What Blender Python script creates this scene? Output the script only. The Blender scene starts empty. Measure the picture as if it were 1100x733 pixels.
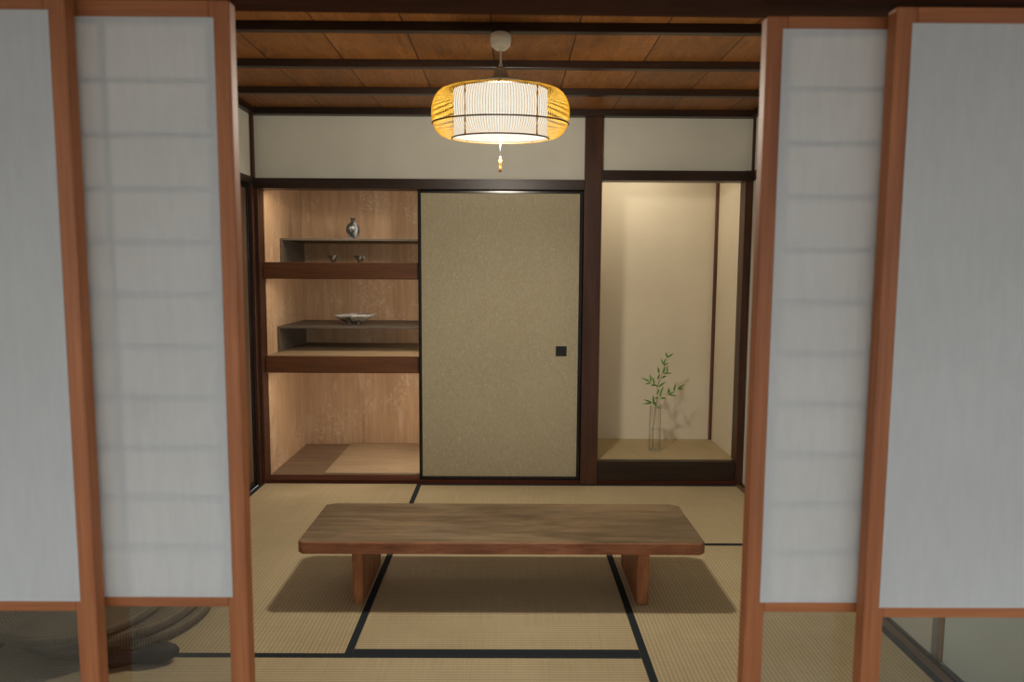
import bpy, bmesh, math, random
from mathutils import Vector, Matrix
random.seed(7)
C = bpy.context.scene.collection
PI = math.pi

# ------------------------------------------------------------------ helpers
def link(o):
    C.objects.link(o); return o

def base_of(parent):
    p = Vector((0, 0, 0))
    while parent is not None:
        p += parent.location; parent = parent.parent
    return p

class B:
    """collects geometry in world coordinates"""
    def __init__(s):
        s.bm = bmesh.new()
    def box(s, x0, x1, y0, y1, z0, z1):
        v = [s.bm.verts.new(p) for p in ((x0,y0,z0),(x1,y0,z0),(x1,y1,z0),(x0,y1,z0),(x0,y0,z1),(x1,y0,z1),(x1,y1,z1),(x0,y1,z1))]
        for f in ((0,3,2,1),(4,5,6,7),(0,1,5,4),(1,2,6,5),(2,3,7,6),(3,0,4,7)):
            s.bm.faces.new([v[i] for i in f])
        return v
    def hexa(s, pts):
        v = [s.bm.verts.new(p) for p in pts]
        for f in ((0,3,2,1),(4,5,6,7),(0,1,5,4),(1,2,6,5),(2,3,7,6),(3,0,4,7)):
            s.bm.faces.new([v[i] for i in f])
    def tube(s, pts, r, n=8, cap=True, closed=False):
        pts = [Vector(p) for p in pts]
        rs = r if isinstance(r, (list, tuple)) else [r]*len(pts)
        rings = []
        m = len(pts)
        up = None
        for i, p in enumerate(pts):
            if closed: t = pts[(i+1) % m]-pts[i-1]
            else: t = pts[min(i+1, m-1)]-pts[max(i-1, 0)]
            t.normalize()
            if up is None:
                up = Vector((0,0,1)) if abs(t.z) < .9 else Vector((1,0,0))
            a = t.cross(up).normalized(); b = a.cross(t).normalized(); up = b
            rings.append([s.bm.verts.new(p+(a*math.cos(2*PI*k/n)+b*math.sin(2*PI*k/n))*rs[i]) for k in range(n)])
        R = list(range(m if closed else m-1))
        for i in R:
            q, w = rings[i], rings[(i+1) % m]
            for k in range(n):
                s.bm.faces.new((q[k], q[(k+1)%n], w[(k+1)%n], w[k]))
        if cap and not closed:
            s.bm.faces.new(rings[0][::-1]); s.bm.faces.new(rings[-1])
    def lathe(s, prof, cx, cy, n=48, sx=1, sy=1, closed=False, warp=None):
        rings = []
        for r, z in prof:
            ring = []
            for k in range(n):
                a = 2*PI*k/n
                w = warp(a, r, z) if warp else (1, 0)
                ring.append(s.bm.verts.new((cx+sx*r*w[0]*math.cos(a), cy+sy*r*w[0]*math.sin(a), z+w[1])))
            rings.append(ring)
        m = len(rings)
        for i in range(m if closed else m-1):
            q, w = rings[i], rings[(i+1) % m]
            for k in range(n):
                s.bm.faces.new((q[k], q[(k+1)%n], w[(k+1)%n], w[k]))
        if not closed:
            if prof[0][0] > 1e-5: s.bm.faces.new(rings[0][::-1])
            if prof[-1][0] > 1e-5: s.bm.faces.new(rings[-1])
    def make(s, name, mat, parent=None, bevel=0, smooth=False, seg=2, origin=None):
        bmesh.ops.remove_doubles(s.bm, verts=s.bm.verts, dist=1e-6)
        bmesh.ops.recalc_face_normals(s.bm, faces=s.bm.faces)
        if parent is not None:
            off = base_of(parent)
            loc = Vector((0, 0, 0))
        else:
            xs = [v.co for v in s.bm.verts]
            off = Vector(origin) if origin else Vector(((min(c.x for c in xs)+max(c.x for c in xs))/2,
                         (min(c.y for c in xs)+max(c.y for c in xs))/2, min(c.z for c in xs)))
            loc = off
        for v in s.bm.verts: v.co -= off
        me = bpy.data.meshes.new(name); s.bm.to_mesh(me); s.bm.free()
        o = bpy.data.objects.new(name, me); me.materials.append(mat)
        if smooth:
            for p in me.polygons: p.use_smooth = True
        o.location = loc
        if parent is not None: o.parent = parent
        link(o)
        if bevel:
            m = o.modifiers.new('bevel', 'BEVEL'); m.width = bevel; m.segments = seg; m.limit_method = 'ANGLE'
        return o

def boxobj(name, mat, x0, x1, y0, y1, z0, z1, parent=None, bevel=0):
    b = B(); b.box(x0, x1, y0, y1, z0, z1)
    return b.make(name, mat, parent, bevel)

def tag(o, label, cat, group=None, kind=None):
    if label: o['label'] = label
    if cat: o['category'] = cat
    if group: o['group'] = group
    if kind: o['kind'] = kind
    return o

def thing(name, label, cat, loc, group=None, kind=None):
    o = bpy.data.objects.new(name, None); o.location = loc; o.empty_display_size = .1
    link(o); return tag(o, label, cat, group, kind)

def struct(o, label=None, cat=None):
    o['kind'] = 'structure'
    if label: o['label'] = label
    if cat: o['category'] = cat
    return o

# ------------------------------------------------------------------ materials
class NT:
    def __init__(s, name):
        s.m = bpy.data.materials.new(name); s.m.use_nodes = True
        s.t = s.m.node_tree; s.t.nodes.clear()
        s.out = s.t.nodes.new('ShaderNodeOutputMaterial')
    def n(s, typ, **kw):
        nd = s.t.nodes.new(typ)
        for k, v in kw.items():
            if k.startswith('i_'):
                nd.inputs[k[2:].replace('_', ' ')].default_value = v
            else: setattr(nd, k, v)
        return nd
    def l(s, a, b): s.t.links.new(a, b)
    def coord(s, scale=(1,1,1), rot=(0,0,0)):
        tc = s.n('ShaderNodeTexCoord'); mp = s.n('ShaderNodeMapping')
        mp.inputs['Scale'].default_value = scale; mp.inputs['Rotation'].default_value = rot
        s.l(tc.outputs['Object'], mp.inputs['Vector']); return mp.outputs['Vector']
    def noise(s, vec, scale=5, detail=4, rough=.5, dist=0):
        nd = s.n('ShaderNodeTexNoise'); nd.inputs['Scale'].default_value = scale
        nd.inputs['Detail'].default_value = detail; nd.inputs['Roughness'].default_value = rough
        nd.inputs['Distortion'].default_value = dist
        s.l(vec, nd.inputs['Vector']); return nd.outputs['Fac']
    def ramp(s, fac, stops):
        r = s.n('ShaderNodeValToRGB'); e = r.color_ramp.elements
        while len(e) < len(stops): e.new(.5)
        for i, (p, c) in enumerate(stops):
            e[i].position = p; e[i].color = (c[0], c[1], c[2], 1) if not isinstance(c, (int, float)) else (c, c, c, 1)
        s.l(fac, r.inputs['Fac']); return r.outputs['Color']
    def mix(s, fac, a, b, mode='MIX'):
        m = s.n('ShaderNodeMix', data_type='RGBA', blend_type=mode)
        for key, val in ((0, fac), (6, a), (7, b)):
            if isinstance(val, (int, float)): m.inputs[key].default_value = val if key == 0 else (val, val, val, 1)
            elif isinstance(val, tuple): m.inputs[key].default_value = (val[0], val[1], val[2], 1)
            else: s.l(val, m.inputs[key])
        return m.outputs[2]
    def math(s, op, a, b=0.):
        m = s.n('ShaderNodeMath', operation=op)
        for k, v in ((0, a), (1, b)):
            if isinstance(v, (int, float)): m.inputs[k].default_value = v
            else: s.l(v, m.inputs[k])
        return m.outputs[0]
    def bsdf(s, col, rough=.6, spec=.5, bump=None, bstr=.2, bdist=.002, metal=0, coat=0):
        p = s.n('ShaderNodeBsdfPrincipled')
        if isinstance(col, tuple): p.inputs['Base Color'].default_value = (*col, 1)
        else: s.l(col, p.inputs['Base Color'])
        if isinstance(rough, (int, float)): p.inputs['Roughness'].default_value = rough
        else: s.l(rough, p.inputs['Roughness'])
        p.inputs['Specular IOR Level'].default_value = spec
        p.inputs['Metallic'].default_value = metal
        p.inputs['Coat Weight'].default_value = coat
        if bump is not None:
            b = s.n('ShaderNodeBump'); b.inputs['Strength'].default_value = bstr; b.inputs['Distance'].default_value = bdist
            s.l(bump, b.inputs['Height']); s.l(b.outputs['Normal'], p.inputs['Normal'])
        s.p = p
        s.l(p.outputs[0], s.out.inputs['Surface']); return p

def scl(axis, along, across):
    return tuple(along if a == axis else across for a in 'XYZ')

def wood(name, dark, light, axis='X', rough=.5, along=1.2, across=16, fibre=.35, spec=.4, blotch=0, bstr=.15):
    t = NT(name)
    v = t.coord(scl(axis, along, across))
    n1 = t.noise(v, 1.0, 5, .6, .8)
    v2 = t.coord(scl(axis, along*4, across*9))
    n2 = t.noise(v2, 1.0, 3, .6)
    c = t.ramp(n1, [(.3, dark), (.7, light)])
    f = t.ramp(n2, [(.3, 1-fibre), (.7, 1.0)])
    c = t.mix(1.0, c, f, 'MULTIPLY')
    if blotch:
        n3 = t.noise(t.coord((2.2, 2.2, 2.2)), 1.5, 4, .6)
        c = t.mix(1.0, c, t.ramp(n3, [(.32, 1-blotch), (.66, 1.0)]), 'MULTIPLY')
    t.bsdf(c, rough, spec, n2, bstr, .001)
    return t.m

def plain(name, col, rough=.6, spec=.5, **k):
    t = NT(name); t.bsdf(col, rough, spec, **k); return t.m

def plaster(name, col, var=.06, rough=.9):
    t = NT(name)
    n = t.noise(t.coord((1,1,1)), 2.2, 4, .55)
    lo = tuple(c*(1-var) for c in col); hi = tuple(min(1, c*(1+var)) for c in col)
    g = t.noise(t.coord((1,1,1)), 260, 2, .5)
    t.bsdf(t.ramp(n, [(.3, lo), (.7, hi)]), rough, .2, g, .25, .0008)
    return t.m

def tatami(name, axis, col=(.565, .462, .285)):
    """rush runs across the mat; ribs follow the long side (axis)"""
    t = NT(name)
    tc = t.n('ShaderNodeTexCoord'); sp = t.n('ShaderNodeSeparateXYZ'); t.l(tc.outputs['Object'], sp.inputs[0])
    across = sp.outputs['Y' if axis == 'X' else 'X']; along = sp.outputs[axis]
    s1 = t.math('SINE', t.math('MULTIPLY', across, 2*PI/.0150))          # ribs
    s2 = t.math('SINE', t.math('MULTIPLY', along, 2*PI/.0085))
    wv = t.math('MULTIPLY', s1, t.math('ADD', .75, t.math('MULTIPLY', s2, .25)))
    rib = t.math('ADD', .5, t.math('MULTIPLY', wv, .5))
    stre = t.noise(t.coord((60, 2.2, 1) if axis == 'Y' else (2.2, 60, 1)), 1, 3, .6)
    rush = t.noise(t.coord((3, 240, 1) if axis == 'Y' else (240, 3, 1)), 1, 3, .6)
    big = t.noise(t.coord((1.6, 1.6, 1.6)), 1.2, 4, .6)
    c = t.mix(rib, tuple(x*.76 for x in col), tuple(min(1, x*1.13) for x in col))
    c = t.mix(1.0, c, t.ramp(rush, [(.25, .84), (.75, 1.06)]), 'MULTIPLY')
    c = t.mix(1.0, c, t.ramp(stre, [(.3, .93), (.7, 1.03)]), 'MULTIPLY')
    c = t.mix(1.0, c, t.ramp(big, [(.35, (.90, .88, .84)), (.65, (1.03, 1.02, 1.0))]), 'MULTIPLY')
    t.bsdf(c, .55, .35, rib, .35, .0012)
    return t.m

M = {}
M['dark'] = wood('dark_stained_wood', (.014, .0075, .005), (.045, .022, .013), 'X', .38)
M['darkZ'] = wood('dark_stained_wood_upright', (.030, .0105, .005), (.100, .035, .015), 'Z', .38)
M['darkY'] = wood('dark_stained_wood_depth', (.014, .0075, .005), (.045, .022, .013), 'Y', .4)
M['redbeam'] = wood('red_brown_beam_wood', (.045, .013, .007), (.12, .036, .017), 'X', .7, spec=.15)
M['shelf'] = wood('brown_shelf_front_wood', (.115, .040, .014), (.190, .072, .026), 'X', .45, across=10)
M['shelftop'] = wood('pale_shelf_board', (.38, .27, .15), (.52, .38, .22), 'X', .55)
M['stand'] = wood('grey_brown_board', (.085, .068, .052), (.16, .13, .10), 'X', .5)
M['shojiZ'] = wood('cedar_upright', (.29, .082, .022), (.50, .165, .052), 'Z', .55, across=22, fibre=.3)
M['shojiX'] = wood('cedar_rail', (.29, .082, .022), (.50, .165, .052), 'X', .55, across=22, fibre=.3)
M['kumiko'] = wood('lattice_wood', (.30, .19, .09), (.42, .28, .15), 'Z', .6)
M['lacquer'] = plain('black_lacquer', (.006, .006, .007), .22, .5)
M['border'] = None
M['plaster'] = plaster('sand_plaster', (.62, .61, .54))
M['tokoplaster'] = plaster('cream_plaster', (.74, .66, .505), .04)
M['sidepl'] = plaster('grey_green_paper_wall', (.60, .68, .66), .05, .7)
M['blackmetal'] = plain('black_iron', (.012, .012, .012), .4, .5, metal=.3)
M['engawa'] = wood('engawa_floor_wood', (.10, .055, .028), (.20, .115, .06), 'X', .35)
M['ground'] = plaster('garden_gravel', (.25, .20, .15), .2)
M['white_plastic'] = plain('white_plastic', (.90, .92, .92), .35, .5)
M['grey_plastic'] = plain('warm_grey_plastic', (.50, .46, .38), .4, .5)
M['mat_x'] = tatami('tatami_long_x', 'X'); M['mat_y'] = tatami('tatami_long_y', 'Y')
M['tokomat'] = tatami('alcove_mat', 'X', (.50, .39, .22))

def m_border():
    t = NT('dark_blue_border_cloth')
    n = t.noise(t.coord((1,1,1)), 350, 2, .5)
    t.bsdf(t.ramp(n, [(.3, (.010, .014, .018)), (.7, (.030, .038, .046))]), .85, .2, n, .3, .0006); return t.m
M['border'] = m_border()

def m_ply():
    t = NT('closet_plywood')
    n1 = t.noise(t.coord((14, 14, .9)), 1, 5, .6, 1.2)
    n2 = t.noise(t.coord((120, 120, 5)), 1, 3, .6)
    c = t.ramp(n1, [(.28, (.40, .245, .135)), (.52, (.50, .325, .19)), (.75, (.57, .39, .24))])
    c = t.mix(1.0, c, t.ramp(n2, [(.3, .86), (.7, 1.03)]), 'MULTIPLY')
    # pale water marks, each with its own shape
    m1 = t.noise(t.coord((1, 1, 1)), 3.4, 2, .5)
    m2 = t.noise(t.coord((1, 1, .7)), 20, 5, .72, 2.5)
    k = t.math('MULTIPLY', t.ramp(m1, [(.49, 0.), (.58, 1.)]), t.ramp(m2, [(.51, 0.), (.58, 1.)]))
    c = t.mix(t.math('MULTIPLY', k, .38), c, (.72, .60, .46))
    k2 = t.ramp(t.noise(t.coord((9, 9, 2.2)), 1.1, 2, .4), [(.66, 0.), (.72, 1.)])
    c = t.mix(t.math('MULTIPLY', k2, .25), c, (.72, .60, .48))
    t.bsdf(c, .6, .3, n2, .1, .0006); return t.m
M['ply'] = m_ply()

def m_ceiling():
    t = NT('cedar_ceiling_boards')
    tc = t.n('ShaderNodeTexCoord'); sp = t.n('ShaderNodeSeparateXYZ'); t.l(tc.outputs['Object'], sp.inputs[0])
    # board index from X, each board .34 m wide with its own tone
    bx = t.math('DIVIDE', t.math('ADD', sp.outputs['X'], 10*.34-.78), .34)
    idx = t.math('FLOOR', bx); fr = t.math('FRACT', bx)
    wn = t.n('ShaderNodeTexWhiteNoise', noise_dimensions='1D'); t.l(idx, wn.inputs['W'])
    cb = t.n('ShaderNodeCombineXYZ')
    t.l(t.math('MULTIPLY', sp.outputs['X'], 9), cb.inputs[0]); t.l(t.math('MULTIPLY', sp.outputs['Y'], 1.3), cb.inputs[1])
    t.l(t.math('MULTIPLY', idx, 7.3), cb.inputs[2])
    n1 = t.noise(cb.outputs[0], 1, 4, .55, 2.5)
    w = t.math('ADD', .5, t.math('MULTIPLY', t.math('SINE', t.math('MULTIPLY', n1, 60)), .5))
    c = t.mix(w, (.23, .088, .021), (.31, .126, .032))
    c = t.mix(1.0, c, t.ramp(n1, [(.3, .75), (.7, 1.12)]), 'MULTIPLY')
    c = t.mix(1.0, c, t.ramp(wn.outputs['Value'], [(0, .75), (1, 1.15)]), 'MULTIPLY')
    gap = t.math('LESS_THAN', fr, .018)
    c = t.mix(gap, c, (.03, .012, .005))
    t.bsdf(c, .5, .4, n1, .1, .001); return t.m
M['ceil'] = m_ceiling()

def m_paper():
    t = NT('shoji_paper')
    n = t.noise(t.coord((1,1,1)), 3, 4, .6); f = t.noise(t.coord((60, 60, 12)), 1, 3, .6)
    c = t.mix(1.0, t.ramp(n, [(.3, (.745, .725, .685)), (.7, (.80, .78, .745))]), t.ramp(f, [(.3, .96), (.7, 1.02)]), 'MULTIPLY')
    st = t.ramp(t.noise(t.coord((5, 5, 9)), 1.3, 2, .4), [(.70, 0.), (.78, 1.)])
    c = t.mix(t.math('MULTIPLY', st, .08), c, (.55, .42, .28))
    d = t.n('ShaderNodeBsdfDiffuse'); tr = t.n('ShaderNodeBsdfTranslucent'); ms = t.n('ShaderNodeMixShader')
    t.l(c, d.inputs[0]); t.l(c, tr.inputs[0]); ms.inputs[0].default_value = .37
    t.l(d.outputs[0], ms.inputs[1]); t.l(tr.outputs[0], ms.inputs[2]); t.l(ms.outputs[0], t.out.inputs[0]); return t.m
M['paper'] = m_paper()

def m_thin_glass(name, tint=(.97, .98, .97), ior=1.5, edge=0.):
    t = NT(name)
    f0 = ((ior-1)/(ior+1))**2
    lf = t.n('ShaderNodeLayerWeight'); lf.inputs[0].default_value = .5
    fr = t.math('ADD', f0, t.math('MULTIPLY', 1-f0, t.math('POWER', lf.outputs['Facing'], 5.)))
    a = t.n('ShaderNodeBsdfTransparent'); a.inputs[0].default_value = (*tint, 1)
    g = t.n('ShaderNodeBsdfGlossy'); g.inputs['Roughness'].default_value = 0.01
    ms = t.n('ShaderNodeMixShader')
    fac = fr
    if edge:
        lw = t.n('ShaderNodeLayerWeight'); lw.inputs[0].default_value = .25
        tint2 = t.mix(lw.outputs['Facing'], tint, tuple(x*edge for x in tint)); t.l(tint2, a.inputs[0])
    t.l(fac, ms.inputs[0]); t.l(a.outputs[0], ms.inputs[1]); t.l(g.outputs[0], ms.inputs[2])
    t.l(ms.outputs[0], t.out.inputs[0]); return t.m
M['glass'] = m_thin_glass('window_glass', (.90, .91, .90), 1.75)
M['vaseglass'] = m_thin_glass('vase_glass', (1., 1.0, 1.), 1.45, .90)
M['water'] = m_thin_glass('water', (.99, 1.0, .99), 1.33, .93)

def m_fusuma():
    t = NT('fusuma_paper')
    n = t.noise(t.coord((1,1,1)), 2, 3, .5)
    c = t.ramp(n, [(.3, (.365, .308, .195)), (.7, (.40, .342, .222))])
    f = t.noise(t.coord((38, 38, 17)), 1, 3, .6, 3.0)
    k = t.ramp(f, [(.485, 0.), (.515, 1.), (.545, 0.)])
    c = t.mix(t.math('MULTIPLY', k, .55), c, (.64, .59, .48))
    g = t.noise(t.coord((500, 500, 30)), 1, 2, .5)
    c = t.mix(1.0, c, t.ramp(g, [(.3, .93), (.7, 1.04)]), 'MULTIPLY')
    t.bsdf(c, .6, .35, f, .1, .0006); return t.m
M['fusuma'] = m_fusuma()

def m_table():
    t = NT('old_table_wood')
    n1 = t.noise(t.coord((1.6, 15, 15)), 1, 6, .62, 1.5)
    n2 = t.noise(t.coord((10, 150, 150)), 1, 3, .6)
    c = t.ramp(n1, [(.22, (.13, .080, .040)), (.5, (.215, .143, .075)), (.8, (.32, .225, .13))])
    c = t.mix(1.0, c, t.ramp(n2, [(.3, .75), (.7, 1.05)]), 'MULTIPLY')
    b = t.noise(t.coord((1.6, 5, 5)), 1.4, 5, .65)
    c = t.mix(t.math('MULTIPLY', t.ramp(b, [(.50, 0.), (.78, 1.)]), .40), c, (.33, .27, .195))
    d = t.noise(t.coord((1.0, 4, 4)), 1.6, 4, .6)
    c = t.mix(1.0, c, t.ramp(d, [(.34, .50), (.58, 1.05)]), 'MULTIPLY')
    s = t.noise(t.coord((9, 14, 14)), 2.5, 4, .7)
    c = t.mix(t.math('MULTIPLY', t.ramp(s, [(.70, 0.), (.76, 1.)]), .5), c, (.50, .44, .36))
    # worn reddish sides: geometry normal points sideways there
    t.bsdf(c, .48, .4, n2, .25, .0012); return t.m
M['table'] = m_table()
M['table_edge'] = wood('red_brown_table_edge', (.29, .085, .030), (.58, .225, .095), 'X', .5, along=4, across=14, blotch=.4)
M['table_leg'] = wood('red_brown_table_leg', (.24, .075, .024), (.56, .215, .075), 'Z', .5, along=3, across=18, blotch=.35)

def m_shade():
    t = NT('lamp_shade_glow')
    return sheer(t, (1.0, .985, .85), .90, .12)
def sheer(t, col, strength, clear):
    e = t.n('ShaderNodeEmission'); e.inputs[0].default_value = (*col, 1); e.inputs[1].default_value = strength
    tp = t.n('ShaderNodeBsdfTransparent'); ms = t.n('ShaderNodeMixShader'); ms.inputs[0].default_value = 1-clear
    t.l(tp.outputs[0], ms.inputs[1]); t.l(e.outputs[0], ms.inputs[2]); t.l(ms.outputs[0], t.out.inputs[0]); return t.m
M['shade'] = m_shade()
def m_diff():
    t = NT('lamp_diffuser_glow')
    return sheer(t, (1.0, .97, .82), 1.10, .146)
M['diffuser'] = m_diff()
def m_bamboo():
    t = NT('bamboo_strip')
    d = t.n('ShaderNodeBsdfDiffuse'); d.inputs[0].default_value = (.50, .335, .065, 1)
    tr = t.n('ShaderNodeBsdfTranslucent'); tr.inputs[0].default_value = (.50, .345, .065, 1)
    ms = t.n('ShaderNodeMixShader'); ms.inputs[0].default_value = .45
    t.l(d.outputs[0], ms.inputs[1]); t.l(tr.outputs[0], ms.inputs[2]); t.l(ms.outputs[0], t.out.inputs[0]); return t.m
M['bamboo'] = m_bamboo()
M['strut'] = plain('dark_cane', (.035, .018, .008), .9, .1)
M['bamboo_dark'] = plain('smoked_bamboo', (.10, .045, .015), .4)
M['leaf'] = plain('bamboo_leaf_green', (.10, .27, .03), .45, .4)
M['stem'] = plain('bamboo_stem_green', (.17, .17, .07), .5, .4)

def m_glaze(name, base, patch, thr=.5, sc=9, rough=.25):
    t = NT(name)
    n = t.noise(t.coord((1, 1, 1)), sc, 3, .5, .8)
    f = t.noise(t.coord((1, 1, 1)), 120, 2, .5)
    c = t.ramp(n, [(thr-.04, base), (thr+.06, patch)])
    c = t.mix(1.0, c, t.ramp(f, [(.3, .8), (.7, 1.1)]), 'MULTIPLY')
    t.bsdf(c, rough, .6, f, .05, .0006); return t.m
M['glaze'] = m_glaze('dark_ash_glaze', (.035, .036, .034), (.34, .36, .36), .47, 11)
M['glazecup'] = m_glaze('black_brown_glaze', (.018, .014, .012), (.20, .17, .14), .55, 30)
M['glazedish'] = m_glaze('grey_brown_glaze', (.10, .085, .065), (.30, .27, .22), .5, 14)
M['glazerim'] = m_glaze('silver_white_glaze', (.45, .47, .47), (.75, .77, .78), .45, 20)

def m_straw():
    t = NT('woven_straw_rope')
    tc = t.n('ShaderNodeTexCoord'); sp = t.n('ShaderNodeSeparateXYZ'); t.l(tc.outputs['Object'], sp.inputs[0])
    r = t.math('SQRT', t.math('ADD', t.math('MULTIPLY', sp.outputs['X'], sp.outputs['X']), t.math('MULTIPLY', sp.outputs['Y'], sp.outputs['Y'])))
    a = t.math('ARCTAN2', sp.outputs['Y'], sp.outputs['X'])
    s1 = t.math('SINE', t.math('ADD', t.math('MULTIPLY', r, 2*PI/.011), a))
    s2 = t.math('SINE', t.math('ADD', t.math('MULTIPLY', a, 240), t.math('MULTIPLY', r, 60)))
    w = t.math('ADD', .5, t.math('MULTIPLY', t.math('ADD', t.math('MULTIPLY', s1, .22), t.math('MULTIPLY', s2, .28)), 1.))
    n = t.noise(t.coord((1, 1, 1)), 9, 4, .6)
    c = t.mix(w, (.08, .058, .038), (.25, .195, .125))
    c = t.mix(1.0, c, t.ramp(n, [(.3, .7), (.7, 1.1)]), 'MULTIPLY')
    t.bsdf(c, .75, .2, w, .6, .003); return t.m
M['straw'] = m_straw()
M['driftwood'] = wood('dark_driftwood', (.010, .007, .006), (.035, .026, .02), 'X', .6, along=3, across=25)

# ------------------------------------------------------------------ floor and tatami
XR = 2.957
o = B(); o.box(-.36, 3.06, -3.30, 0.0, -.12, -.052)
struct(o.make('floor', M['darkY']))
bd = .028
def mat(x0, x1, y0, y1, axis, label, borders, m):
    b = B(); b.box(x0+.0008, x1-.0008, y0+.0008, y1-.0008, -.05, 0)
    t = b.make('tatami_mat', m); tag(t, label, 'tatami mat', 'tatami mats of the room')
    for s in borders:
        q = B()
        e = .0015
        if s == 'L': q.box(x0+.0008, x0+bd, y0+.0008, y1-.0008, 0, e)
        if s == 'R': q.box(x1-bd, x1-.0008, y0+.0008, y1-.0008, 0, e)
        if s == 'F': q.box(x0+.0008, x1-.0008, y0+.0008, y0+bd, 0, e)
        if s == 'K': q.box(x0+.0008, x1-.0008, y1-bd, y1-.0008, 0, e)
        q.make('border_cloth', M['border'], t)
mat(0, 1, -2, 0, 'Y', 'straw tatami mat along the left wall, under the left end of the low table', 'LR', M['mat_y'])
mat(1, XR, -1, 0, 'X', 'straw tatami mat lying crosswise against the back wall, between table and papered sliding door', 'FK', M['mat_x'])
mat(2, XR, -3, -1, 'Y', 'straw tatami mat along the right wall, under the right end of the low table', 'LR', M['mat_y'])
mat(1, 2, -2, -1, 'X', 'square half tatami mat in the middle of the room, mostly under the low table', 'FK', M['mat_x'])
mat(0, 2, -3, -2, 'X', 'straw tatami mat lying crosswise nearest the paper screens, in front of the half mat', 'FK', M['mat_x'])
# floor of the side recess, edge strips
struct(boxobj('floor', M['mat_y'], -.24, 0, -3.0, -1.0, -.05, 0))
struct(boxobj('trim_1', M['lacquer'], -.30, -.24, -3.0, -1.0, -.05, .004))
struct(boxobj('trim_2', wood('brown_edge_strip', (.13, .075, .04), (.21, .13, .075), 'Y', .45), XR, 3.0, -3.0, 0, -.05, .004))
struct(boxobj('trim_3', M['lacquer'], 2.988, 3.0, -3.0, 0, .004, .016))
# back threshold
b = B(); b.box(0, 2.0, 0.0, .11, -.05, .022)
struct(b.make('trim_4', M['redbeam'], bevel=.002))
b = B(); b.box(2.0, 3.0, -.0, .05, -.05, .026)
struct(b.make('trim_5', M['redbeam'], bevel=.002))

# ------------------------------------------------------------------ posts and beams of the back wall
ZC = 2.275
struct(boxobj('trim_6', M['darkZ'], 1.987, 2.092, -.012, .10, .0, ZC, bevel=.003))           # main post
struct(boxobj('trim_7', M['darkZ'], 0.0, .032, -.004, .10, .0, 1.866, bevel=.002))             # closet jamb
struct(boxobj('trim_8', M['darkZ'], 2.952, 3.0, -.006, .09, .0, 1.93, bevel=.002))             # alcove right post
struct(boxobj('trim_9', M['dark'], .0, 1.987, -.020, .10, 1.808, 1.868, bevel=.002))           # lintel over closet
struct(boxobj('trim_10', M['dark'], 2.092, 3.0, -.015, .09, 1.866, 1.926, bevel=.002))         # lintel over alcove
struct(boxobj('trim_11', M['dark'], 0.0, 3.0, -.04, .05, 2.236, ZC, bevel=.002))               # cornice back
struct(boxobj('trim_12', M['darkY'], 0.0, .035, -3.0, -.04, 2.236, ZC, bevel=.002))
struct(boxobj('trim_13', M['darkY'], 2.965, 3.0, -3.0, -.04, 2.236, ZC, bevel=.002))
struct(boxobj('trim_14', M['darkZ'], 0.0, .020, -.028, .0, 1.868, 2.236, bevel=.002))          # thin corner strips
struct(boxobj('trim_15', M['darkZ'], 2.985, 3.0, -.015, .0, 1.93, 2.236, bevel=.002))
b = B(); b.box(0.0, 1.99, .02, .08, 1.86, ZC); b.box(2.08, 3.0, .02, .08, 1.92, ZC)
struct(b.make('wall_back', M['plaster']), 'beige plaster band of the back wall above the lintels')

# ------------------------------------------------------------------ ceiling
b = B(); b.box(-.4, 3.1, -3.2, .95, ZC, ZC+.03)
struct(b.make('ceiling', M['ceil'], origin=(0, 0, ZC)))
for k, y in enumerate((-1.5, -1.0, -.5, -2.0, -2.5)):
    struct(boxobj('trim_%d' % (16+k), M['dark'], .035, 2.965, y-.02, y+.02, 2.241, ZC, bevel=.003))

# ------------------------------------------------------------------ closet interior
b = B(); b.box(.0, 2.0, .92, .95, 0, ZC)
struct(b.make('wall_closet_back', M['ply']))
b = B(); b.box(-.02, .028, .10, .92, 0, ZC)
struct(b.make('wall_closet_left', M['ply']))
b = B(); b.box(1.93, 2.03, .12, .95, 0, ZC)
struct(b.make('wall_closet_right', M['ply']))
b = B(); b.box(.0, 1.99, .11, .95, -.05, .024)
struct(b.make('floor_closet', wood('closet_floor_boards', (.20, .13, .08), (.30, .205, .13), 'X', .5, across=8)))
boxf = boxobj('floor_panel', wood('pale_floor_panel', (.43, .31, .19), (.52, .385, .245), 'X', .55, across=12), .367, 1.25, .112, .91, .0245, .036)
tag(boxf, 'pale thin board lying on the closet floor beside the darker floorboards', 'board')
for z0, z1, lab in ((1.268, 1.370, 'upper thick brown built-in shelf of the closet, two small cups standing on it'),
                    (.686, .790, 'lower thick brown built-in shelf of the closet, with a pale top surface')):
    t = thing('built_in_shelf', lab, 'shelf', (.5, .45, z0), 'built-in shelves of the closet')
    boxobj('front_board', M['shelf'], .032, 1.93, .056, .090, z0, z1, t, .003)
    boxobj('shelf_board', M['shelftop'], .029, 1.93, .091, .918, z1-.028, z1-.001, t)
for zt, yf, zb, lab in ((1.530, .40, 1.370, 'thin dark raised shelf carrying the small grey bottle'),
                        (.957, .30, .790, 'thin dark raised shelf carrying the shallow dish')):
    t = thing('shelf_riser', lab, 'shelf', (.5, .6, zb), 'thin raised shelves of the closet')
    boxobj('top_board', M['stand'], .031, 1.90, yf, .915, zt-.014, zt, t, .002)
    boxobj('side_board', M['stand'], .032, .046, yf+.004, .915, zb, zt-.0145, t, .001)

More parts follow.
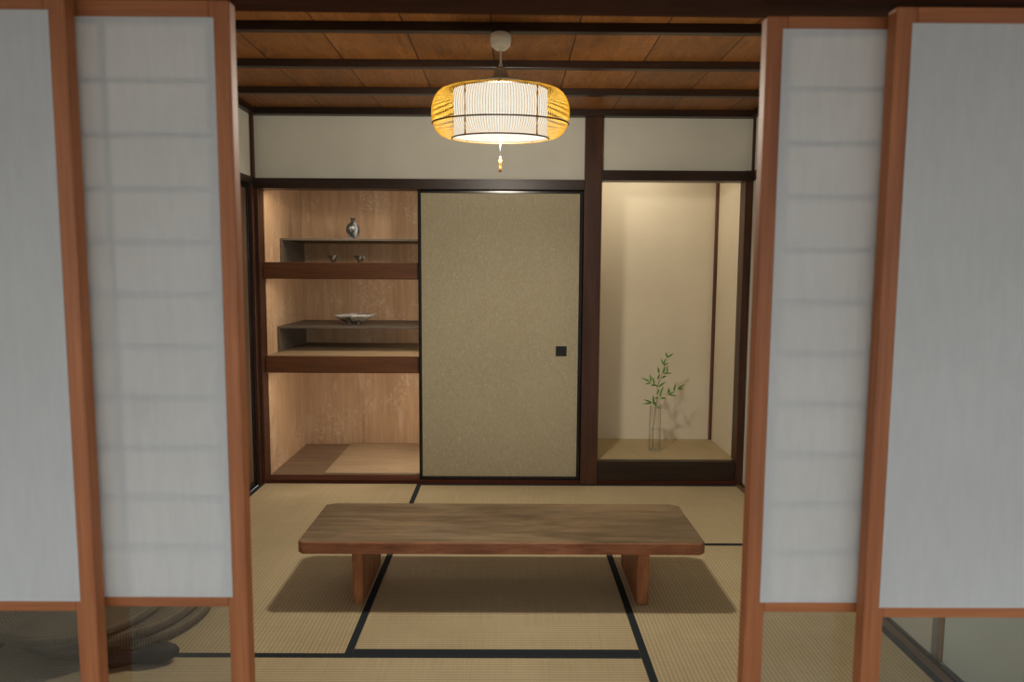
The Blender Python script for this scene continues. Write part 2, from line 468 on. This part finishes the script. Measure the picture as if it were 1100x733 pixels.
# vessels in the closet
def bottle():
    x, y, z = .490, .50, 1.5303
    p = [(.021, 0), (.022, .004), (.034, .022), (.043, .045), (.0455, .062), (.043, .080), (.033, .098), (.019, .110), (.0125, .116), (.0115, .126), (.016, .136), (.0185, .138), (.0175, .140), (.0125, .137), (.0085, .128), (.0, .126)]
    b = B(); b.lathe([(r, z+h) for r, h in p], x, y, 40)
    tag(b.make('sake_bottle', M['glaze'], smooth=True), 'small rounded grey glazed bottle with a flared lip, on the topmost thin shelf', 'bottle')
bottle()
for x, y, lab in ((.405, .30, 'left one of two small dark footed cups on the upper brown shelf'),
               (.577, .29, 'right one of two small dark footed cups on the upper brown shelf')):
    z = 1.3693
    p = [(.018, 0), (.019, .008), (.017, .011), (.027, .018), (.0345, .032), (.0385, .047), (.037, .0475), (.032, .034), (.024, .021), (.0, .016)]
    b = B(); b.lathe([(r, z+h) for r, h in p], x, y, 36)
    tag(b.make('sake_cup', M['glazecup'], smooth=True), lab, 'cup', 'pair of small dark cups in the closet')
def dish():
    x, y, z = .492, .50, .9573
    t = thing('footed_dish', 'wide shallow irregular dish with pale rim on the lower thin shelf', 'dish', (x, y, z))
    def wp(a, r, zz):
        k = (r/.14)**2
        return (1+.04*k*math.sin(3*a+1)+.02*k*math.sin(7*a), k*(.005*math.cos(a)+.0025*math.sin(4*a+.6)))
    p = [(.0, .011), (.05, .012), (.085, .028), (.115, .046), (.137, .064)]
    q = [(.139, .067), (.134, .068), (.110, .052), (.08, .034), (.045, .019), (.0, .018)]
    b = B(); b.lathe([(r, z+h) for r, h in p], x, y, 56, sx=1.02, sy=.8, warp=wp)
    b.make('bowl', M['glazedish'], t, smooth=True)
    b = B(); b.lathe([(.137, z+.0642)]+[(r, z+h) for r, h in q], x, y, 56, sx=1.02, sy=.8, warp=wp)
    r = b.make('glazed_inside', M['glazerim'], t, smooth=True); r['label'] = 'pale silvery glazed inside and rim'
    for a in (-2.2, -.9, 1.57):
        b = B(); b.tube([(x+.055*math.cos(a), y+.045*math.sin(a), z), (x+.05*math.cos(a), y+.042*math.sin(a), z+.016)], [.004, .007], 10)
        b.make('foot', M['glazedish'], t, smooth=True)
dish()

# ------------------------------------------------------------------ papered sliding door (closet)
t = thing('door_1', 'sliding door covered in beige paper with a thin black frame, between closet shelves and post', 'sliding door', (1.48, .04, .022), kind='structure')
x0, x1, z0, z1 = .984, 1.984, .0225, 1.806
b = B(); f = .020
b.box(x0, x0+f, .022, .050, z0, z1); b.box(x1-f, x1, .022, .050, z0, z1)
b.box(x0+f, x1-f, .022, .050, z0, z0+f); b.box(x0+f, x1-f, .022, .050, z1-f*.8, z1)
b.make('frame', M['lacquer'], t, .0025)
boxobj('paper_panel', M['fusuma'], x0+f, x1-f, .028, .044, z0+f, z1-f*.8, t)
b = B(); b.box(1.828, 1.895, .0235, .0275, .803, .865)
p = b.make('finger_pull', M['blackmetal'], t, .002); p['label'] = 'small square black metal finger pull'
b = B(); b.lathe([(.022, 0), (.022, .0015), (.018, .0015), (.016, .0003), (0, .0003)], 0, 0, 24)
for v in b.bm.verts: v.co = Vector((1.8615+v.co.x, .0235-v.co.z, .834+v.co.y))
b.make('ring', M['blackmetal'], p)

# ------------------------------------------------------------------ alcove (tokonoma)
struct(boxobj('trim_21', M['darkZ'].copy() if False else M['dark'], 2.092, 2.952, .0, .05, .026, .149, bevel=.003))   # front frame of the platform
boxobj_m = boxobj('floor_alcove', M['tokomat'], 2.04, 2.965, .05, .60, .0, .150); struct(boxobj_m)
struct(boxobj('wall_alcove_back', M['tokoplaster'], 2.03, 3.05, .60, .64, 0, 2.27))
struct(boxobj('wall_alcove_left', M['tokoplaster'], 2.031, 2.06, .10, .60, .15, 2.27))
struct(boxobj('wall_alcove_right', M['tokoplaster'], 2.966, 3.0, .09, .60, .0, 2.27))
struct(boxobj('trim_22', wood('thin_red_post', (.10, .035, .015), (.20, .075, .035), 'Z', .5), 2.946, 2.966, .578, .60, .15, 2.27, bevel=.003))

# ------------------------------------------------------------------ glass vase with bamboo sprig
def vase():
    cx, cy, z = 2.503, .275, .1505
    t = thing('glass_vase', 'tall narrow clear glass vase half filled with water on the alcove floor', 'vase', (cx, cy, z))
    b = B()
    b.lathe([(0, z), (.038, z), (.0395, z+.004), (.0385, z+.12), (.0365, z+.30), (.0345, z+.30), (.0362, z+.12), (.0365, z+.016), (0, z+.014)], cx, cy, 48)
    b.make('vase_body', M['vaseglass'], t, smooth=True)
    b = B(); b.lathe([(0, z+.0165), (.0352, z+.0165), (.0350, z+.143), (0, z+.143)], cx, cy, 40)
    b.make('water', M['water'], t, smooth=False)
vase()
def W(zx, zy, y=.275):
    """branch and leaf points in zoomed image pixels to metres in the vase's own plane"""
    u = 660+zx/5.24; v = 360+zy/5.24  # from pixels of an enlarged image crop to full image pixels
    return Vector((2.505+(u-703)*.0061-(460-v)*.00012, y, .295+(460-v)*.0062))
def sprig():
    t = thing('bamboo_sprig', 'green leafy bamboo sprig standing in the clear glass vase', 'plant', (2.50, .275, .17))
    b = B()
    dep = lambda: random.uniform(-.05, .05)
    main = [(206, 628), (213, 540), (228, 400), (232, 370), (240, 325), (236, 288), (258, 240), (270, 190), (276, 150), (290, 126)]
    ys = [.280, .278, .275, .27, .272, .28, .285, .275, .268, .262]
    pts = [W(*p, y=q) for p, q in zip(main, ys)]; pts[0] = Vector((2.489, .262, .172))
    b.tube(pts, [.0024, .0024, .0022, .002, .0018, .0017, .0015, .0013, .0011, .0008], 7)
    br = [[(232, 372), (262, 352), (300, 330), (335, 312), (352, 302)], [(229, 392), (212, 380), (200, 372)], [(237, 290), (222, 275), (200, 265)],
          [(240, 325), (255, 322), (292, 325)], [(262, 238), (275, 222), (292, 212)], [(236, 288), (244, 250), (245, 212)], [(276, 150), (272, 165), (268, 172)]]
    for q in br:
        dy = dep(); n = len(q)
        b.tube([W(*p, y=.273+dy*i/(n-1)) for i, p in enumerate(q)], [.0012]*(n-1)+[.0006], 6)
    b.make('stem', M['stem'], t, smooth=True)
    L = [((290,125),(277,86)),((290,125),(330,97)),((270,165),(262,128)),((272,166),(285,124)),((271,168),(302,152)),
         ((245,212),(235,168)),((237,245),(247,205)),((270,215),(289,168)),((292,212),(301,163)),((270,212),(322,208)),((262,238),(294,226)),
         ((200,262),(198,213)),((222,274),(211,228)),((196,262),(151,235)),((200,267),(161,268)),((205,272),(246,281)),
         ((244,290),(287,253)),((235,332),(257,298)),((254,330),(282,286)),((292,325),(301,282)),((296,330),(332,308)),
         ((328,314),(340,260)),((350,302),(405,270)),((354,300),(380,288)),((300,330),(340,328)),((215,384),(205,320)),((202,374),(151,346)),
         ((211,380),(163,389)),((212,378),(228,392)),((229,396),(220,364)),((230,400),(252,402)),((242,350),(213,344)),((256,352),(293,352)),
         ((310,325),(304,296)),((258,325),(246,345)),((222,278),(196,276))]
    b = B()
    for (a0, a1) in L:
        d0 = random.uniform(-.04, .04); d1 = d0+random.uniform(-.03, .03)
        p = W(*a0, y=.273+d0*.4); q = W(*a1, y=.273+d1)
        ax = q-p; ln = ax.length; ax.normalize()
        side = ax.cross(Vector((random.uniform(-.5,.5), -1, random.uniform(-.5,.5)))).normalized(); up = side.cross(ax)
        w = min(.0085, .0045+ln*.020)*random.uniform(.9, 1.15)
        N = 8; rows = []
        for i in range(N+1):
            s = i/N; ww = w*(math.sin(PI*min(1, s**.62))**.85 if 0 < s < 1 else .03)
            c = p+ax*ln*s+Vector((0,0,-1))*(.10*ln*s*s)+up*0
            rows.append([b.bm.verts.new(c+side*ww+up*ww*.25), b.bm.verts.new(c), b.bm.verts.new(c-side*ww+up*ww*.25)])
        for i in range(N):
            for k in range(2):
                b.bm.faces.new((rows[i][k], rows[i][k+1], rows[i+1][k+1], rows[i+1][k]))
    o = b.make('leaves', M['leaf'], t, smooth=True)
    m = o.modifiers.new('thick', 'SOLIDIFY'); m.thickness = .0004
sprig()

# ------------------------------------------------------------------ low table
def table():
    x0, x1, y0, y1, z0, z1 = .715, 2.312, -1.672, -1.190, .223, .270
    t = thing('low_table', 'low long table of worn brown wood standing on the tatami', 'table', (1.515, -1.43, 0))
    b = B()
    # slab outline with clipped corners
    c = .022; cb = .045
    pts = [(x0+c, y0), (x1-c, y0), (x1, y0+c), (x1, y1-cb*.6), (x1-cb, y1), (x0+cb, y1), (x0, y1-cb*.6), (x0, y0+c)]
    def slab(za, zb, name, m, bev):
        b = B()
        lo = [b.bm.verts.new((x, y, za)) for x, y in pts]; hi = [b.bm.verts.new((x, y, zb)) for x, y in pts]
        b.bm.faces.new(lo[::-1]); b.bm.faces.new(hi)
        for i in range(len(pts)):
            j = (i+1) % len(pts); b.bm.faces.new((lo[i], lo[j], hi[j], hi[i]))
        return b.make(name, m, t, bev, seg=3)
    o = slab(z0, z1, 'tabletop', M['table'], .0045)
    o.data.materials.append(M['table_edge'])
    for p in o.data.polygons:
        if p.normal.z < .7: p.material_index = 1
    o.modifiers['bevel'].material = 1
    for lx0, lx1, tilt in ((.921, .967, .0), (2.047, 2.098, .004)):
        b = B()
        b.hexa([(lx0+.003, -1.634, .0017), (lx1-.003+tilt, -1.634, .0017), (lx1-.003+tilt, -1.235, .0017), (lx0+.003, -1.235, .0017),
                (lx0, -1.640, z0), (lx1, -1.640, z0), (lx1, -1.225, z0), (lx0, -1.225, z0)])
        b.make('leg', M['table_leg'], t, .008, seg=3)
table()

# ------------------------------------------------------------------ pendant lamp
def lamp():
    cx = cy = None
    cx, cy = 1.5, -1.5
    t = thing('pendant_lamp', 'round pendant lamp of bamboo strips around a glowing white drum, hanging from the ceiling', 'lamp', (cx, cy, 1.84))
    b = B(); b.lathe([(.0, 2.2405), (.030, 2.2405), (.040, 2.234), (.041, 2.212), (.037, 2.192), (.022, 2.178), (.008, 2.176), (0, 2.176)], cx, cy, 40)
    b.make('ceiling_rose', M['white_plastic'], t, smooth=True)
    b = B(); b.tube([(cx, cy, 2.178), (cx, cy, 2.108)], .0042, 10); b.tube([(cx, cy, 2.125), (cx, cy, 2.108)], .0075, 12)
    b.make('cord', M['white_plastic'], t, smooth=True)
    b = B(); b.lathe([(0, 2.112), (.016, 2.112), (.021, 2.106), (.030, 2.080), (.042, 2.068), (.060, 2.064), (.085, 2.062), (.095, 2.056), (.0, 2.052)], cx, cy, 40)
    b.make('lamp_cap', M['grey_plastic'], t, smooth=True)
    # spokes that carry the drum from the cap, and a small white clip
    for k in range(3):
        b = B()
        a = 2*PI*k/3+.5
        b.tube([(cx+.05*math.cos(a), cy+.05*math.sin(a), 2.058), (cx+.186*math.cos(a), cy+.186*math.sin(a), 2.029)], .0035, 8)
        b.make('spoke', M['grey_plastic'], t)
    b = B(); b.box(cx+.105, cx+.150, cy-.10, cy-.08, 2.026, 2.042)
    b.make('clip', M['white_plastic'], t, .004)
    # drum and diffuser
    b = B(); b.lathe([(.1835, 1.848), (.1835, 2.024), (.1820, 2.024), (.1820, 1.848)], cx, cy, 72, closed=True)
    b.make('drum_shade', M['shade'], t, smooth=False)
    b = B(); b.lathe([(0, 1.852), (.1815, 1.852), (.1815, 1.856), (0, 1.856)], cx, cy, 64)
    b.make('diffuser', M['diffuser'], t)
    b = B(); b.lathe([(0, 2.019), (.1815, 2.019), (.1815, 2.023), (0, 2.023)], cx, cy, 64)
    b.make('top_plate', sheer(NT('lamp_top_plate'), (1.0, .95, .80), .35, .035), t)
    # bamboo strips: profile of the squashed globe
    def prof(s):      # s 0..1 from top rim to bottom rim
        a = PI*(.5+.0)-s*PI
        r = .190+.080*math.cos(a)**.72 if math.cos(a) > 0 else .190
        z = 1.9375+.0925*math.sin(a)
        return r, z
    NS = 168
    b = B(); hw = .00085
    for k in range(NS):
        a = 2*PI*k/NS; ca, sa = math.cos(a), math.sin(a); prev = None
        for i in range(15):
            r, z = prof(i/14)
            vs = []
            for du, dr in ((-hw, .0007), (hw, .0007), (hw, -.0007), (-hw, -.0007)):
                rr = r+dr
                vs.append(b.bm.verts.new((cx+rr*ca-du*sa, cy+rr*sa+du*ca, z)))
            if prev:
                for j in range(4):
                    b.bm.faces.new((prev[j], prev[(j+1)%4], vs[(j+1)%4], vs[j]))
            prev = vs
    b.make('bamboo_strips', M['bamboo'], t)
    def ring(R, z, r, name, m):
        b = B(); b.tube([(cx+R*math.cos(2*PI*k/72), cy+R*math.sin(2*PI*k/72), z) for k in range(72)], r, 8, closed=True)
        b.make(name, m, t, smooth=True)
    r, z = prof(.63)
    ring(r+.001, 1.899, .0030, 'hoop', M['bamboo_dark'])
    ring(.190, 1.844, .0030, 'hoop', M['bamboo_dark'])
    ring(.190, 2.031, .0030, 'hoop', M['bamboo'])
    for k in range(4):
        a = PI/4+k*PI/2+.03
        b = B(); R = .1905; pp = [(cx+R*math.cos(a), cy+R*math.sin(a), 1.846+.184*i/8) for i in range(9)]
        b.tube(pp, [.0026 if i % 4 else .0036 for i in range(9)], 8); b.make('strut', M['strut'], t, smooth=True)
    b = B(); b.tube([(cx, cy, 1.852), (cx, cy, 1.765)], .0016, 8); b.lathe([(0, 1.772), (.004, 1.770), (.004, 1.762), (0, 1.760)], cx, cy, 12)
    # the shade hangs a little front-down
    piv = Matrix.Translation((0, 0, .26)) @ Matrix.Rotation(.07, 4, 'X') @ Matrix.Translation((0, 0, -.26))
    for ch in t.children:
        if not ch.name.startswith(('ceiling_rose', 'cord')): ch.data.transform(piv)
    pc = b.make('pull_cord', M['white_plastic'], t, smooth=True)
    b = B(); b.lathe([(0, 1.762), (.006, 1.760), (.0065, 1.748), (.0050, 1.740), (.0050, 1.732), (.0072, 1.716), (.004, 1.712), (0, 1.712)], cx, cy, 16)
    b.make('pull_knob', plain('pale_wood_knob', (.80, .42, .14), .45), pc, smooth=True)
lamp()

# ------------------------------------------------------------------ left and right walls
b = B(); b.box(-.06, 0, -1.0, .02, 1.846, 2.30); b.box(-.36, -.305, -3.15, -1.0, -.05, 2.30); b.box(-.06, 0, -3.0, -1.0, 1.87, 2.30)
b.box(-.305, -.06, -1.04, -1.0, -.05, 2.30); b.box(-.12, -.061, -1.0, .12, -.06, 2.30)
struct(b.make('wall_left', M['plaster']))
struct(boxobj('trim_23', M['darkY'], -.05, .014, -3.0, -.0, 1.83, 1.872, bevel=.002))
struct(boxobj('trim_24', M['darkZ'], -.06, .012, -.045, -.004, .0, 1.83, bevel=.002))
struct(boxobj('trim_25', M['darkZ'], -.06, .008, -1.06, -.985, .0, 1.83, bevel=.003))
t = thing('door_2', 'dark wooden sliding door in the left wall, seen edge-on at the back corner', 'sliding door', (-.02, -.5, 0), kind='structure')
boxobj('door_panel', wood('brown_door_panel', (.10, .055, .028), (.19, .11, .06), 'Z', .5), -.030, -.012, -.955, -.085, .04, 1.80, t)
b = B(); b.box(-.036, -.004, -.985, -.955, .0, 1.83); b.box(-.036, -.004, -.085, -.045, .0, 1.83); b.box(-.036, -.004, -.955, -.085, 0.0, .04); b.box(-.036, -.004, -.955, -.085, 1.80, 1.83)
b.make('door_frame', M['lacquer'], t, .002)
b = B(); b.box(2.9995, 3.06, -2.02, .64, -.05, 2.30); b.box(3.001, 3.06, -3.0, -2.02, 1.83, 2.30); b.box(3.03, 3.06, -3.0, -2.02, -.05, 1.83)
struct(b.make('wall_right', M['plaster']))
struct(boxobj('trim_26', M['darkY'], 2.988, 3.002, -3.0, -.0, 1.87, 1.926, bevel=.002))
t = thing('door_3', 'grey-green papered sliding door in the right wall, seen through the lower glass', 'sliding door', (3.015, -2.5, 0), kind='structure')
boxobj('paper_panel', M['sidepl'], 3.008, 3.024, -3.0, -2.075, .016, 1.83, t)
boxobj('frame', wood('brown_door_stile', (.20, .12, .06), (.30, .19, .10), 'Z', .5), 3.003, 3.026, -2.075, -2.045, .016, 1.83, t, .002)

# ------------------------------------------------------------------ shoji screens
def shoji(n, x0, x1, yf, top, pz0, pz1, label, rail_lo):
    """yf: front face; frame 30 mm thick; paper from pz0 to pz1"""
    th = .030; yb = yf+th; st = .036; ov = .009
    t = thing('door_%d' % n, label, 'sliding screen', ((x0+x1)/2, yf+th/2, .0), kind='structure')
    for xa in (x0, x1-st):
        b = B(); b.box(xa, xa+st, yf, yb, .003, top); b.make('stile', M['shojiZ'], t, .0025)
    for za, zb in ((pz1-.010, top), (pz0-.020, pz0+.008), (.36, .40), (.003, .075)):
        b = B(); b.box(x0+st, x1-st, yf+.001, yb-.001, za, zb); b.make('rail', M['shojiX'], t, .002)
    boxobj('glass_pane', M['glass'], x0+st-.004, x1-st+.004, yf+.014, yf+.0145, .40, pz0-.020, t)
    boxobj('lower_board', M['shojiX'], x0+st, x1-st, yf+.010, yf+.020, .075, .36, t)
    b = B()
    for k in (1, 2, 3):
        x = x0+st+(x1-x0-2*st)*k/4; b.box(x-.004, x+.004, yf+.0015, yf+.017, pz0+.008, pz1-.010)
    k = 1
    while pz0+.008+.0925*k < pz1-.02:
        z = pz0+.008+.0925*k; b.box(x0+st, x1-st, yf+.0015, yf+.014, z-.004, z+.004); k += 1
    b.make('lattice', M['kumiko'], t)
    boxobj('paper', M['paper'], x0+st-ov, x1-st+ov, yf-.0010, yf-.0004, pz0, pz1, t)
shoji(4, .0, .795, -3.140, 1.784, .731, 1.754, 'paper sliding screen at the far left, in front of its neighbour', 0)
shoji(5, .255, 1.052, -3.098, 1.788, .720, 1.758, 'paper sliding screen bordering the opening on the left', 0)
shoji(6, 1.980, 2.780, -3.098, 1.768, .713, 1.746, 'paper sliding screen bordering the opening on the right', 0)
shoji(7, 2.181, 3.0, -3.140, 1.770, .724, 1.743, 'paper sliding screen at the far right, in front of its neighbour', 0)
# head beam over the screens (slightly out of level) and sill
def slant(x0, x1, y0, y1, za, zb, z1):
    b = B(); b.hexa([(x0,y0,za),(x1,y0,zb),(x1,y1,zb),(x0,y1,za),(x0,y0,z1),(x1,y0,z1),(x1,y1,z1),(x0,y1,z1)]); return b
struct(slant(-.05, 3.05, -3.165, -3.142, 1.796, 1.766, 1.86).make('trim_27', M['redbeam'], bevel=.002))
struct(slant(-.05, 3.05, -3.1415, -3.03, 1.797, 1.780, 1.86).make('trim_28', M['redbeam'], bevel=.002))
struct(boxobj('trim_29', M['dark'], -.4, 3.4, -3.19, -3.0, 1.86, 2.0))
struct(boxobj('trim_30', M['redbeam'], -.05, 3.05, -3.19, -3.001, -.05, .0015))
b = B(); b.box(-.4, 3.4, -3.14, -3.03, 2.0, 2.6); b.box(-7, -.36, -3.14, -3.03, -.4, 2.6); b.box(3.05, 10, -3.14, -3.03, -.4, 2.6)
b.box(-.36, -.05, -3.16, -3.03, -.05, 2.0)
struct(b.make('wall_front', M['plaster']))

# ------------------------------------------------------------------ veranda and garden behind the camera
b = B(); b.box(-7, 10, -4.12, -3.19, -.06, -.015)
struct(b.make('floor_veranda', M['engawa']))
b = B(); b.hexa([(-7,-5.7,1.92),(10,-5.7,1.92),(10,-3.1,2.45),(-7,-3.1,2.45),(-7,-5.7,1.97),(10,-5.7,1.97),(10,-3.1,2.5),(-7,-3.1,2.5)])
struct(b.make('ceiling_eaves', M['redbeam']))
b = B(); b.box(-14, 17, -24, -3.0, -.55, -.45)
struct(b.make('floor_garden', M['ground']))

# ------------------------------------------------------------------ straw cushions and the dark piece of wood by the left screen
def cushion(cx, cy, z, R, th, lab, rz):
    b = B()
    n = 9; p = [(0, z)]
    for i in range(n+1):
        a = -PI/2+PI*i/n; p.append((R-th/2+th/2*math.cos(a), z+th/2+th/2*math.sin(a)))
    p.append((R*.5, z+th*.94)); p.append((0, z+th*.90))
    b.lathe(p, cx, cy, 72, warp=lambda a, r, zz: (1+.008*math.sin(5*a+rz), .0))
    o = b.make('straw_cushion', M['straw'], smooth=True, origin=(cx, cy, z)); o.rotation_euler.z = 0
    tag(o, lab, 'cushion', 'round straw cushions behind the left screens')
cushion(.060, -1.740, .003, .330, .048, 'woven straw cushion on the floor at the bottom of the stack behind the left glass', 0)
cushion(.040, -1.775, .0515, .330, .048, 'woven straw cushion in the middle of the stack behind the left glass', 1)
cushion(.000, -1.880, .1000, .285, .040, 'woven straw cushion on top of the stack seen through the far left glass', 2)
def log():
    t = [(.17, -2.125, .03), (.24, -2.10, .032), (.29, -2.085, .028), (.335, -2.07, .036), (.385, -2.055, .036), (.408, -2.047, .035), (.420, -2.043, .034)]
    b = B(); b.tube(t, [.018, .026, .020, .033, .032, .022, .008], 14)
    b.make('wood_block', M['driftwood'], smooth=True)
    return bpy.data.objects['wood_block']
tag(log(), 'dark knobbly elongated block lying on the mat beside the straw cushions', 'block')

# ------------------------------------------------------------------ lights
def area(name, loc, target, size, power, col, sy=None):
    L = bpy.data.lights.new(name, 'AREA'); L.energy = power; L.color = col; L.size = size
    if sy: L.shape = 'RECTANGLE'; L.size_y = sy
    o = bpy.data.objects.new(name, L); o.location = loc
    o.rotation_euler = (Vector(target)-Vector(loc)).to_track_quat('-Z', 'Y').to_euler(); link(o); return o
L = bpy.data.lights.new('lamp_bulb', 'POINT'); L.energy = 1650; L.color = (1.0, .91, .76); L.shadow_soft_size = .07
lb = bpy.data.objects.new('lamp_bulb', L); lb.location = (1.5, -1.5, 1.95); link(lb)
area('added_shelf_fill', (.52, .125, 1.812), (.52, .30, 1.3), .80, 1.0, (1.0, .86, .70), .02)  # unseen fill lamp, added to brighten the top of the closet
for zz in (1.445, .865):
    area('added_riser_fill', (1.40, .56, zz), (.3, .70, zz), .06, .55, (1.0, .87, .72), .10)  # unseen fill, added to lift the dim space under the thin shelves
area('added_closet_fill', (1.36, .22, .92), (.3, .60, .92), .05, 10.5, (1.0, .87, .72), 1.66)  # tall unseen fill added behind the sliding door to brighten the closet
L = bpy.data.lights.new('lamp_bulb', 'POINT'); L.energy = 1650; L.color = (1.0, .91, .76); L.shadow_soft_size = .07
lb = bpy.data.objects.new('lamp_bulb', L); lb.location = (1.5, -1.5, 1.95); link(lb)
for zz in (1.812, 1.262, .680):
    area('added_shelf_fill', (.52, .125, zz), (.52, .30, zz-.5), .80, (2.2 if zz > 1.5 else 1.5), (1.0, .86, .70), .02)  # more added fill, hidden behind lintel and front boards to even out the compartments
area('alcove_light', (2.36, .17, 2.16), (2.42, .42, .6), .10, 2.9, (1.0, .89, .74))
w = bpy.data.worlds.new('World'); bpy.context.scene.world = w; w.use_nodes = True
bg = w.node_tree.nodes['Background']; bg.inputs[0].default_value = (.84, .93, 1.0, 1); bg.inputs[1].default_value = 2.25

# ------------------------------------------------------------------ camera
P = dict(c=(1.5347, -4.389, 1.3276), yaw=-.0053, pit=.0976, rol=.0056, f=774.7)
def rayv(x, y, z):
    c, s = math.cos(P['rol']), math.sin(P['rol']); x, z = c*x-s*z, s*x+c*z
    c, s = math.cos(P['pit']), math.sin(P['pit']); y, z = c*y+s*z, -s*y+c*z
    c, s = math.cos(P['yaw']), math.sin(P['yaw']); x, y = c*x-s*y, s*x+c*y
    return Vector((x, y, z))
R_, F_, U_ = rayv(1,0,0), rayv(0,1,0), rayv(0,0,1)
cam = bpy.data.cameras.new('camera'); co = bpy.data.objects.new('camera', cam); link(co)
co.matrix_world = Matrix(((R_.x, U_.x, -F_.x, P['c'][0]), (R_.y, U_.y, -F_.y, P['c'][1]), (R_.z, U_.z, -F_.z, P['c'][2]), (0,0,0,1)))
cam.sensor_width = 36; cam.lens = P['f']/1100*36; cam.clip_start = .05
cam.dof.use_dof = True; cam.dof.focus_distance = 3.9; cam.dof.aperture_fstop = 4.0
sc = bpy.context.scene; sc.camera = co
sc.view_settings.view_transform = 'Standard'; sc.view_settings.look = 'None'
sc.view_settings.exposure = 0; sc.view_settings.gamma = 1; sc.view_settings.use_curve_mapping = False
sc.cycles.use_denoising = True
sc.cycles.max_bounces = 10; sc.cycles.transparent_max_bounces = 16
